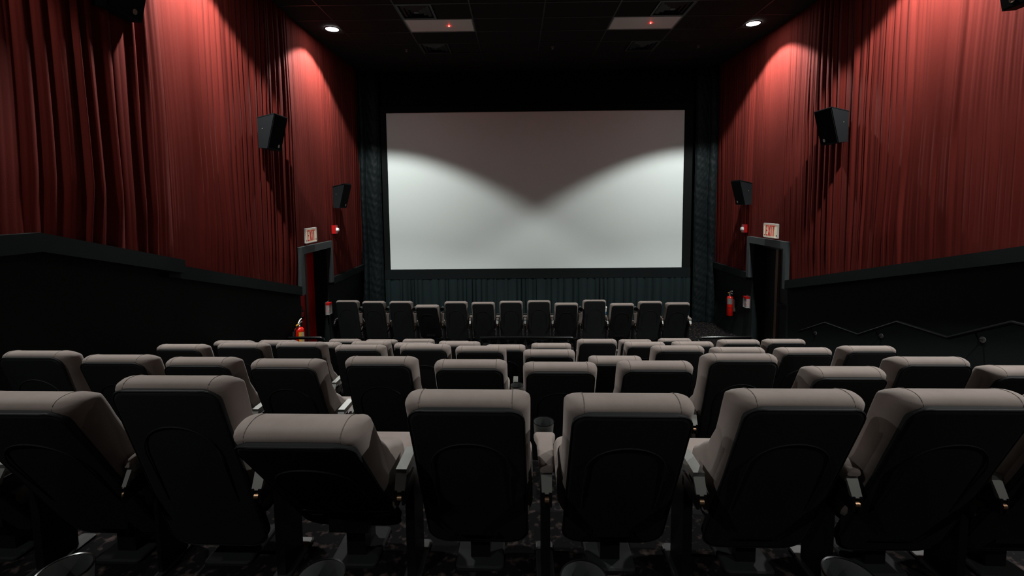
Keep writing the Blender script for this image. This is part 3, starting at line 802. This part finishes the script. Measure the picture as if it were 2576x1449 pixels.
# ------------------------------------------------------------------ armrests between the seats
def arm_meshes():
    d = {}
    m = MB(); m.box(-0.020, 0.020, 0.0, 0.16, 0.012, 0.50); d['post'] = m.mesh('post', 'black_metal')
    m = MB(); m.loft([[(x, y, z) for x, y in rrect(0.04-e, -0.06+e, 0.24-e, 0.015, 4)] for z, e in ((0, 0), (0.010, 0), (0.014, 0.006))]); d['foot'] = m.mesh('foot_plate', 'vent_metal')
    # sloping grey plate under the rear of the pad, forked at its lower end
    m = MB()
    m.loft([[(sx*0.0225+dx, y, z) for dx, y, z in ((-0.0225, -0.115, 0.575), (0.0225, -0.115, 0.575), (0.0225, -0.10, 0.59), (-0.0225, -0.10, 0.59))] for sx in (0,)]+
           [[(dx, y, z) for dx, y, z in ((-0.020, -0.150, 0.515), (0.020, -0.150, 0.515), (0.020, -0.130, 0.515), (-0.020, -0.130, 0.515))]])
    m.box(-0.0225, 0.0225, -0.115, 0.06, 0.560, 0.592)
    d['plate'] = m.mesh('rear_bracket', 'grey_metal')
    m = MB()
    for s in (-1, 1): m.box(min(s*0.009, s*0.020), max(s*0.009, s*0.020), -0.152, 0.02, 0.46, 0.52)
    d['fork'] = m.mesh('fork', 'black_metal')
    d['bolt'] = MB().lathe([(0.012, -0.009), (0.012, 0.009)], 12, (0, -0.145, 0.488), 'x').mesh('bolt', 'bolt')
    # pad: widens towards the cup holder
    secs = []
    for y, hw, zt in ((-0.125, 0.026, 0.612), (-0.115, 0.030, 0.622), (-0.05, 0.033, 0.626), (0.07, 0.037, 0.628), (0.105, 0.047, 0.628), (0.125, 0.049, 0.628), (0.137, 0.046, 0.624), (0.142, 0.040, 0.612)):
        r = 0.014
        pr = [(x, z) for x, z in rrect(hw, 0.590, zt, min(r, (zt-0.590)/2-0.001), 4)]
        secs.append([(x, y, z) for x, z in pr])
    m = MB(); m.loft(secs); d['pad'] = m.mesh('arm_pad', 'seat_fabric', 60)
    m = MB(); c = (0, 0.214, 0)
    m.lathe([(0.036, 0.53), (0.042, 0.545), (0.049, 0.632), (0.0495, 0.636), (0.047, 0.637), (0.0455, 0.632), (0.039, 0.55), (0.001, 0.548)], 28, c, cap=False)
    d['cup'] = m.mesh('cup_holder', 'cup_plastic', 45)
    m = MB(); m.lathe([(0.0495, 0.634), (0.0505, 0.637), (0.0495, 0.640), (0.0465, 0.639)], 28, c, cap=False); d['rim'] = m.mesh('rim', 'rail_metal', True)
    m = MB(); m.box(-0.018, 0.018, 0.02, 0.145, 0.535, 0.60); d['beam'] = m.mesh('arm_beam', 'black_metal')
    return d
AM = arm_meshes()
mk = obj
def armrest(rn, X, mode, label, group, gap=0.60):
    row = ROWS[rn]
    t = thing('armrest', label, 'armrest', (X, row['y']-SKEW*X, row['z']+FZ), group, (0, 0, -SKEW))
    k = min(1.0, max(0.35, (gap-2*0.2445)/{'none': 0.050, 'down': 0.095, 'up': 0.105}[mode]))
    def obj(*a):
        o = mk(*a)
        if not (mode == 'down' and a[0] in ('cup_holder', 'rim')) and a[2] is t: o.scale.x = k
        return o
    obj('post', AM['post'], t); obj('foot_plate', AM['foot'], t)
    f = obj('fork', AM['fork'], t); obj('bolt', AM['bolt'], f)
    if mode == 'none':
        obj('rear_bracket', AM['plate'], t); return t
    if mode == 'down': L, Rr = (0, 0, 0), (0, 0, 0)
    else:                                   # lifted up between the backrests
        a = math.radians(97); pv = Vector((0, -0.06, 0.56))
        rot = Matrix.Rotation(a, 3, 'X'); L = tuple(pv-rot @ pv); Rr = (a, 0, 0)
    obj('rear_bracket', AM['plate'], t, L, Rr); obj('arm_beam', AM['beam'], t, L, Rr)
    obj('arm_pad', AM['pad'], t, L, Rr)
    c = obj('cup_holder', AM['cup'], t, L, Rr); obj('rim', AM['rim'], c)
    return t
ARMS = {1: {1: 'down', 2: 'none', 3: 'none', 4: 'down', 5: 'none', 6: 'down', 7: 'none'},
        2: {5: 'down', 10: 'down', 8: 'down'},
        3: {4: 'down', 8: 'down'}, 4: {5: 'down', 9: 'down'}, 5: {},
        6: {0: 'up', 1: 'up', 2: 'up', 3: 'up', 4: 'down', 5: 'down', 6: 'down', 7: 'down', 8: 'up', 9: 'down', 10: 'up', 11: 'down'}}
RNAME = {1: 'rearmost row', 2: 'third raised row', 3: 'second raised row', 4: 'first raised row', 5: 'flat floor row', 6: 'front row'}
MODE = {'down': 'padded armrest with cup holder', 'up': 'lifted-up padded armrest', 'none': 'bare armrest post'}
def w1(i):
    return ['two end seats on the red-door side', 'end seat and the upright seat', 'upright seat and the tilted-back seat', 'tilted-back seat and the next seat', 'two middle seats', 'middle seat and the next, handrail side', 'second and third seats handrailward', 'third and fourth seats handrailward'][i]
for rn, xs in SEATS.items():
    for i in range(len(xs)-1):
        gap = xs[i+1][0]-xs[i][0]
        if gap > 0.9: continue
        X = (xs[i][0]+xs[i+1][0])/2
        mode = ARMS[rn].get(i, 'none')
        if rn == 1: lab = '%s between the %s, rearmost row' % (MODE[mode], w1(i))
        else: lab = '%s between seats %s and %s from red-door wall, %s' % (MODE[mode], ORD[i], ORD[i+1], RNAME[rn])
        armrest(rn, X, mode, lab, 'armrests of the '+RNAME[rn], gap)
    if rn == 6:
        armrest(6, xs[0][0]-0.29, 'none', 'bare armrest post at the red-door end of the front row', 'armrests of the front row')
        armrest(6, xs[-1][0]+0.29, 'down', 'padded armrest with cup holder at the aisle end of the front row', 'armrests of the front row')
# the row the photograph was taken over: only its cup holders reach into the picture
for i, (px, py) in enumerate(((155, 1436), (800, 1452), (1462, 1456), (2130, 1448))):
    p = on_z(px, py, ROWS[0]['z']+FZ+0.637)
    ROWS[0]['y'] = p.y-0.214+SKEW*p.x
    armrest(0, p.x, 'down', 'padded armrest with round cup holder, %s from the red-door wall, topmost row' % ORD[i], 'armrests of the topmost row')

ROW0_Y, ROW0_TILT = 0.60, 0.20
r0 = dict(ROWS[0]); ROWS[0]['y'] = ROW0_Y
for i, k in enumerate((-2, -1, 0, 1, 2)):
    X = -0.133+0.548*k
    seat_at(0, X, ROW0_TILT, 'grey cinema seat, %s from the red-door wall, topmost row' % ORD[i], 'seats in the topmost row').scale.x = 0.86
ROWS[0] = r0

# ------------------------------------------------------------------ small things left by visitors
def cup(X, Y, Z, label, m1, m2, hgt=0.14):
    t = thing('paper_cup', label, 'cup', (X, Y, Z))
    MB().lathe([(0.024, 0), (0.034, hgt*0.55)], 18).build('cup_body', m2, t, 40)
    MB().lathe([(0.034, hgt*0.55), (0.042, hgt*0.9)], 18).build('upper_band', m1, t, 40)
    MB().lathe([(0.047, hgt*0.9), (0.047, hgt*0.95), (0.04, hgt), (0.001, hgt)], 18).build('lid', 'cup_white', t, 40)
xa = (SEATS[6][9][0]+SEATS[6][10][0])/2
cup(xa, ROWS[6]['y']+0.214-SKEW*xa, 0.552, 'white and blue paper cup in a front row armrest', 'cup_white', 'cup_blue', 0.24)

xe = SEATS[6][-1][0]+0.29
t = thing('plastic_cup', 'clear plastic cup in the end armrest of the front row', 'cup', (xe, ROWS[6]['y']+0.214-SKEW*xe, 0.552))
MB().lathe([(0.024, 0.0), (0.0385, 0.115), (0.0395, 0.118), (0.0375, 0.116), (0.0225, 0.004), (0.001, 0.004)], 20, cap=False).build('cup_wall', 'clear_plastic', t, 40)
MB().lathe([(0.040, 0.114), (0.0405, 0.119), (0.0395, 0.121)], 20, cap=False).build('rim', 'cup_white', t, 40)
